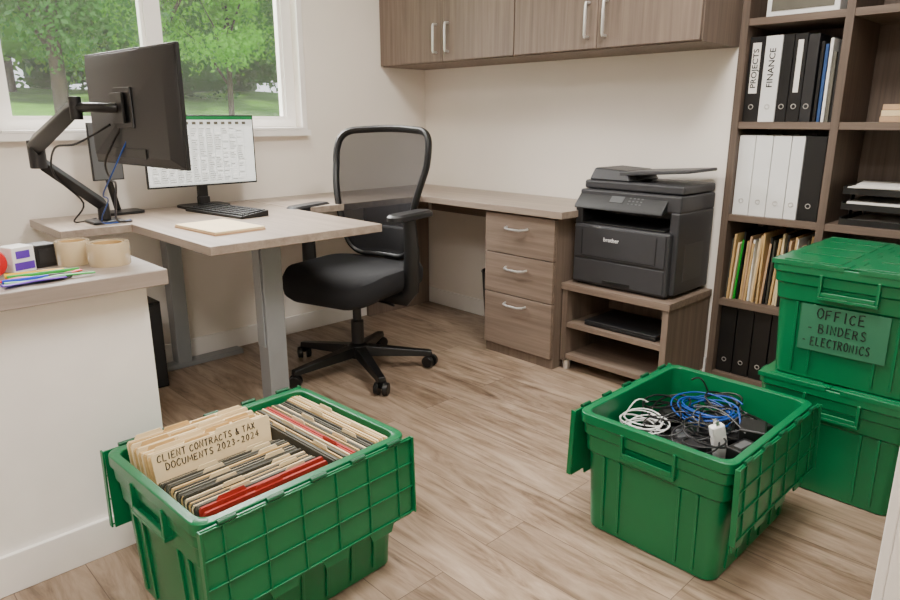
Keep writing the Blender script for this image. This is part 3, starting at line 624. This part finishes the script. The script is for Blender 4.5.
# ---------------------------------------------------------------- chair
FC=fr(.735,-1.115,0,16)
ch=thing('office_chair','black mesh-back swivel office chair with armrests at the desk','chair',(0,0,0),None,FC)
m=MB(); m.lathe([(.050,.070),(.050,.128),(.034,.14)],(0,0,0),20)
angs=[R(a-16) for a in (-92,-20,52,124,196)]
for a in angs:
    d=V((math.cos(a),math.sin(a),0)); n_=V((-d.y,d.x,0))
    m.hexa([d*.02-n_*.032+V((0,0,.078)),d*.02+n_*.032+V((0,0,.078)),d*.355+n_*.021+V((0,0,.060)),d*.355-n_*.021+V((0,0,.060)),d*.02-n_*.028+V((0,0,.13)),d*.02+n_*.028+V((0,0,.13)),d*.355+n_*.016+V((0,0,.086)),d*.355-n_*.016+V((0,0,.086))])
m.build('star_base',M['black'],ch,bev=.005)
for a in angs:
    d=V((math.cos(a),math.sin(a),0))*.345; q=V((math.cos(a+.9),math.sin(a+.9),0))
    c=MB().cyl(d+V((0,0,.05)),d+V((0,0,.08)),.010,None,10).box(-.012,.012,-.012,.012,.035,.058,Matrix.Translation(d)@Matrix.Rotation(a,4,'Z')).build('caster',M['black'],ch)
    for s in (-1,1): MB().cyl(d+q*s*.010+V((0,0,.0315)),d+q*s*.032+V((0,0,.0315)),.0315,.028,18).build('wheel',M['black'],c,bev=.003)
MB().lathe([(.030,.12),(.030,.25),(.020,.252),(.020,.375)],(0,0,0),20).build('gas_column',M['dark'],ch)
MB().box(-.09,.09,-.10,.14,.347,.400).box(-.16,.16,-.02,.03,.367,.400).tube([(.09,-.02,.373),(.2,-.03,.368),(.24,-.035,.363)],.006,8).build('tilt_mechanism',M['black'],ch,bev=.005)
S=[(.21,.21,.397,.10),(.252,.247,.403,.12),(.268,.264,.422,.13),(.273,.269,.450,.135),(.272,.268,.482,.135),(.262,.258,.503,.13),(.238,.235,.512,.12),(.18,.18,.509,.11),(.08,.08,.506,.07)]
m=MB(); m.loft([[V((q.x,q.y-.012,q.z-max(0,-(q.y)-.14)*.24+q.x*q.x*.25)) for q in rrect(a,b,r,z,8)] for a,b,z,r in S]); m.build('seat',M['fabric'],ch)
def outline(n=7):
    cs=[(-.170,.535,.08),(.170,.535,.08),(.212,.74,.12),(.272,.99,.14),(.252,1.120,.07),(0,1.135,.2),(-.252,1.120,.07),(-.272,.99,.14),(-.212,.74,.12)]; pts=[]; c_=len(cs)
    for i,(x,z,r) in enumerate(cs):
        p_=V((x,z)); a=V(cs[i-1][:2])-p_; b=V(cs[(i+1)%c_][:2])-p_; ra=min(r,a.length*.45); rb_=min(r,b.length*.45); a.normalize(); b.normalize()
        for k in range(n+1):
            t_=k/n; q0=p_+a*ra; q1=p_+b*rb_; pts.append(q0*(1-t_)**2+p_*2*t_*(1-t_)+q1*t_**2)
    full=[]
    for i in range(len(pts)):
        a=pts[i];b=pts[(i+1)%len(pts)]; k=max(1,int((b-a).length/.04))
        if (b-a).length<1e-4: continue
        for j in range(k): full.append(a.lerp(b,j/k))
    return full
def bk(x,z):
    zz=(z-.56); return V((x,.225+.10*zz+.12*zz*zz-.035*math.sin(min(1,max(0,zz/.40))*PI)-1.0*x*x,z))
out=outline()
MB().tube([bk(q.x,q.y) for q in out],.0155,10,True,1.2).build('back_frame',M['black'],ch)
def patch(z0,z1,mat,name,off=0,th=0):
    m=MB(); rows=16; cols=12; g_=[]
    for i in range(rows+1):
        z=z0+(z1-z0)*i/rows
        xs=[]
        for a,b in zip(out,out[1:]+out[:1]):
            if (a.y-z)*(b.y-z)<=0 and a.y!=b.y: xs.append(abs(a.x+(b.x-a.x)*(z-a.y)/(b.y-a.y)))
        w_=max(xs) if xs else .1
        g_.append([m.bm.verts.new(bk(-w_+2*w_*j/cols,z)+V((0,off,0))) for j in range(cols+1)])
    for i in range(rows):
        for j in range(cols): m.bm.faces.new((g_[i][j],g_[i][j+1],g_[i+1][j+1],g_[i+1][j]))
    o=m.build(name,mat,ch)
    if th: s_=o.modifiers.new('s','SOLIDIFY'); s_.thickness=th; s_.offset=0
    return o
patch(.68,1.122,M['mesh'],'back_mesh')
patch(.540,.68,M['fabric'],'lumbar_panel',0,.026)
MB().tube([(0,.13,.385),(0,.25,.395),(0,.28,.48),(0,.268,.62)],[.022,.024,.022,.02],10,False,1.6).build('back_support',M['black'],ch)
for s in (-1,1):
    a=MB().tube([(s*.15,.02,.383),(s*.265,.02,.386),(s*.294,.02,.43),(s*.300,.025,.60),(s*.292,.02,.752)],[.018,.022,.026,.024,.019],10,False,1.6).build('arm_post',M['black'],ch)
    m=MB(); m.loft([[V((q.x+s*.012*math.sin((q.y+.1)*8),q.y,q.z-abs(q.y-.03)**2*.3)) for q in rrect(hx_,hy_,r_,z_,6,s*.285,.030)] for hx_,hy_,r_,z_ in ((.03,.12,.028,.752),(.044,.138,.040,.758),(.044,.138,.040,.776),(.034,.128,.032,.785))]); m.build('arm_pad',M['dark'],a)
# ---------------------------------------------------------------- monitors
def monitor(name,label,frame,w_,h_,zc,org=(0,0,0)):
    t=thing(name,label,'monitor',org,None,frame); k=min(.05,w_*.12)
    B(-w_/2,w_/2,0,.012,zc-h_/2,zc+h_/2).build('bezel',M['black'],t,bev=.002)
    m=MB(); m.hexa([(-w_/2+.003,.012,zc-h_/2+.003),(w_/2-.003,.012,zc-h_/2+.003),(w_/2-.003,.012,zc+h_/2-.003),(-w_/2+.003,.012,zc+h_/2-.003),(-w_/2+k,.034,zc-h_/2+.03),(w_/2-k,.034,zc-h_/2+.03),(w_/2-k,.034,zc+h_/2-.05),(-w_/2+k,.034,zc+h_/2-.05)])
    m.build('rear_shell',M['dark'],t,bev=.004)
    return t
FM=fr(1.03,-2.135,0,183.6)
m1=monitor('monitor','large black monitor on the clamp arm with its back to the camera',FM,.63,.345,1.208,(0,0,1.035))
B(-.31,.31,-.001,0,1.041,1.375).build('screen',M['scr_off'],m1)
B(-.06,.06,.034,.040,1.15,1.27).build('mount_plate',M['black'],m1,bev=.003)
B(-.12,.12,.034,.038,1.06,1.09).build('port_cover',M['black'],m1,bev=.002)
ar=thing('screen_mount','black gas-spring arm clamped to the desk carrying the big monitor','monitor arm',(.33,-2.05,.772))
m=MB(); m.box(.27,.39,-2.11,-1.99,.7725,.784); m.cyl((.33,-2.05,.784),(.33,-2.05,.85),.024,.022,20); m.build('base_plate',M['black'],ar,bev=.004)
MB().tube([(.33,-2.045,.835),(.335,-2.06,.85),(.440,-2.265,1.015),(.450,-2.28,1.03)],[.018,.024,.022,.018],4,False,1.15).build('lower_arm',M['black'],ar,bev=.006,seg=3)
MB().cyl((.45,-2.285,1.005),(.45,-2.285,1.105),.028,None,24).build('elbow_joint',M['dark'],ar,bev=.004)
MB().tube([(.435,-2.286,1.078),(.46,-2.285,1.088),(.84,-2.262,1.203),(.87,-2.26,1.212)],[.022,.032,.026,.018],4,False,1.3).build('upper_arm',M['black'],ar,bev=.007,seg=3)
m=MB(); m.cyl((.875,-2.26,1.175),(.875,-2.26,1.245),.018,None,16); m.tube([(.875,-2.255,1.212),(.94,-2.235,1.212),(1.0,-2.205,1.21),(1.01,-2.182,1.21)],.015,12); m.box(.965,1.06,-2.186,-2.178,1.165,1.255); m.build('tilt_head',M['black'],ar,bev=.002)
F2=fr(.165,-1.54,.772,90)
m2=monitor('monitor','monitor below the window showing a white spreadsheet',F2,.53,.320,.262,(0,0,0))
sc=B(-.258,.258,-.0015,0,.110,.416).build('screen',M['scr'],m2)
B(-.258,.258,-.0022,-.0015,.401,.416).build('title_bar',M['excel'],sc)
B(-.258,.258,-.0022,-.0015,.110,.117).build('status_bar',M['scg'],sc)
B(-.258,.258,-.0020,-.0015,.372,.401).build('tool_bar',M['scg'],sc)
m=MB()
for i in range(13): x=-.24+i*.0375; m.box(x,x+.0012,-.0019,-.0015,.117,.372)
for i in range(25): z=.122+i*.0102; m.box(-.258,.258,-.00195,-.0015,z,z+.001)
m.build('grid_lines',M['line'],sc)
m=MB(); rn=random.Random(8)
for i in range(12):
    for j in range(24):
        if rn.random()<(.97 if i<8 else .6): x=-.237+i*.0375; z=.1255+j*.0102; m.box(x,x+rn.uniform(.014,.031),-.0021,-.0015,z,z+.0026)
for i in range(14): x=-.25+i*.035; m.box(x,x+.018,-.0026,-.0020,.380,.392)
m.build('cell_text',M['greyc'],sc)
B(-.025,.025,.034,.05,.04,.25).build('stand_post',M['black'],m2,bev=.004)
m=MB(); m.loft([rrect(.11,.08,.04,z_,6,0,.04) for z_ in (0,.012)]); m.box(-.025,.025,.02,.055,.012,.05); m.build('stand_foot',M['black'],m2,bev=.003)
F3=fr(.13,-1.95,.772,95)
m3=monitor('monitor','slim monitor half hidden behind the big monitor and its arm',F3,.13,.24,.27,(0,0,0))
B(-.06,.06,-.001,0,.155,.385).build('screen',M['mgrey'],m3)
m=MB(); m.loft([rrect(.085,.06,.03,z_,6,.05,.03) for z_ in (0,.012)]); m.tube([(.05,.07,.01),(.03,.06,.10),(0,.045,.24)],.014,10); m.build('stand',M['black'],m3,bev=.002)
for pts,mk,lb,r in (([(.98,-2.17,1.15),(.90,-2.20,1.05),(.80,-2.16,.98),(.66,-2.10,.95),(.50,-2.06,.84),(.42,-2.03,.785),(.40,-1.97,.778)],'black','black cable hanging from the big monitor down to the desk',.004),([(1.02,-2.165,1.12),(.93,-2.20,1.00),(.80,-2.19,.93),(.62,-2.12,.89),(.46,-2.10,.79),(.36,-1.96,.777)],'bluec','thin blue cable hanging beside the monitor arm',.0025),([(.95,-2.19,1.16),(.80,-2.25,1.10),(.62,-2.27,1.08),(.45,-2.24,.98),(.36,-2.13,.86),(.28,-2.15,.78),(.22,-2.05,.777)],'black','black cable clipped along the monitor arm',.0035)):
    solo(MB().tube(smooth_path(pts),r,8),'cable',M[mk],lb,'cable')
FK=fr(.42,-1.575,.772,8)
kb=thing('keyboard','black keyboard in front of the spreadsheet monitor','keyboard',(0,0,0),None,FK)
MB().hexa([(-.21,-.07,0),(.21,-.07,0),(.21,.07,0),(-.21,.07,0),(-.21,-.07,.012),(.21,-.07,.012),(.21,.07,.026),(-.21,.07,.026)]).build('case',M['black'],kb,bev=.003)
m=MB()
for i in range(16):
    for j in range(5):
        x=-.203+i*.0255; y=-.06+j*.025; z=.012+(y+.07)*.1; m.box(x,x+.021,y,y+.02,z,z+.006)
m.build('keys',M['dark'],kb,bev=.001)
nb=thing('notepad','plain paper notepad lying on the desk','notepad',(.80,-1.80,.772))
T=fr(.80,-1.79,.772,4)
B(-.15,.15,-.105,.105,.0,.006,T).build('backing_board',M['tan'],nb); B(-.148,.148,-.103,.103,.006,.013,T).build('pages',M['manila2'],nb)
# ---------------------------------------------------------------- light
def area(loc,rot,sx,sy,pw,col=(1,.955,.90)):
    l=bpy.data.lights.new('ceiling_or_fill_lamp','AREA'); l.shape='RECTANGLE'; l.size=sx; l.size_y=sy; l.energy=pw; l.color=col
    o=bpy.data.objects.new('ceiling_or_fill_lamp',l); COL.objects.link(o); o.location=loc; o.rotation_euler=rot
area((2.4,-1.3,2.57),(0,0,0),.6,.6,56); area((2.9,-3.3,2.57),(0,0,0),1.0,.7,56); area((1.0,-1.6,2.57),(0,0,0),.6,.6,18)
area((-1.5,-1.6,3.3),(0,R(-48),0),2.0,2.4,900,(1,.97,.92))  # unseen fill lamp added outside, above the window, to strengthen the daylight indoors
s=bpy.data.lights.new('sun','SUN'); s.energy=5.0; s.angle=R(2); s.color=(1,.96,.86); so=bpy.data.objects.new('sun',s); COL.objects.link(so); so.rotation_euler=(R(15),R(38),0)
w=bpy.data.worlds.new('sky'); bpy.context.scene.world=w; w.use_nodes=True; nt=w.node_tree; bg=nt.nodes['Background']
tc=nt.nodes.new('ShaderNodeTexCoord'); sp=nt.nodes.new('ShaderNodeSeparateXYZ'); rp=nt.nodes.new('ShaderNodeValToRGB')
nt.links.new(tc.outputs['Generated'],sp.inputs[0]); nt.links.new(sp.outputs['Z'],rp.inputs['Fac'])
rp.color_ramp.elements[0].color=(.95,.98,1,1); rp.color_ramp.elements[1].color=(.55,.75,1,1); nt.links.new(rp.outputs['Color'],bg.inputs['Color']); bg.inputs['Strength'].default_value=2.0
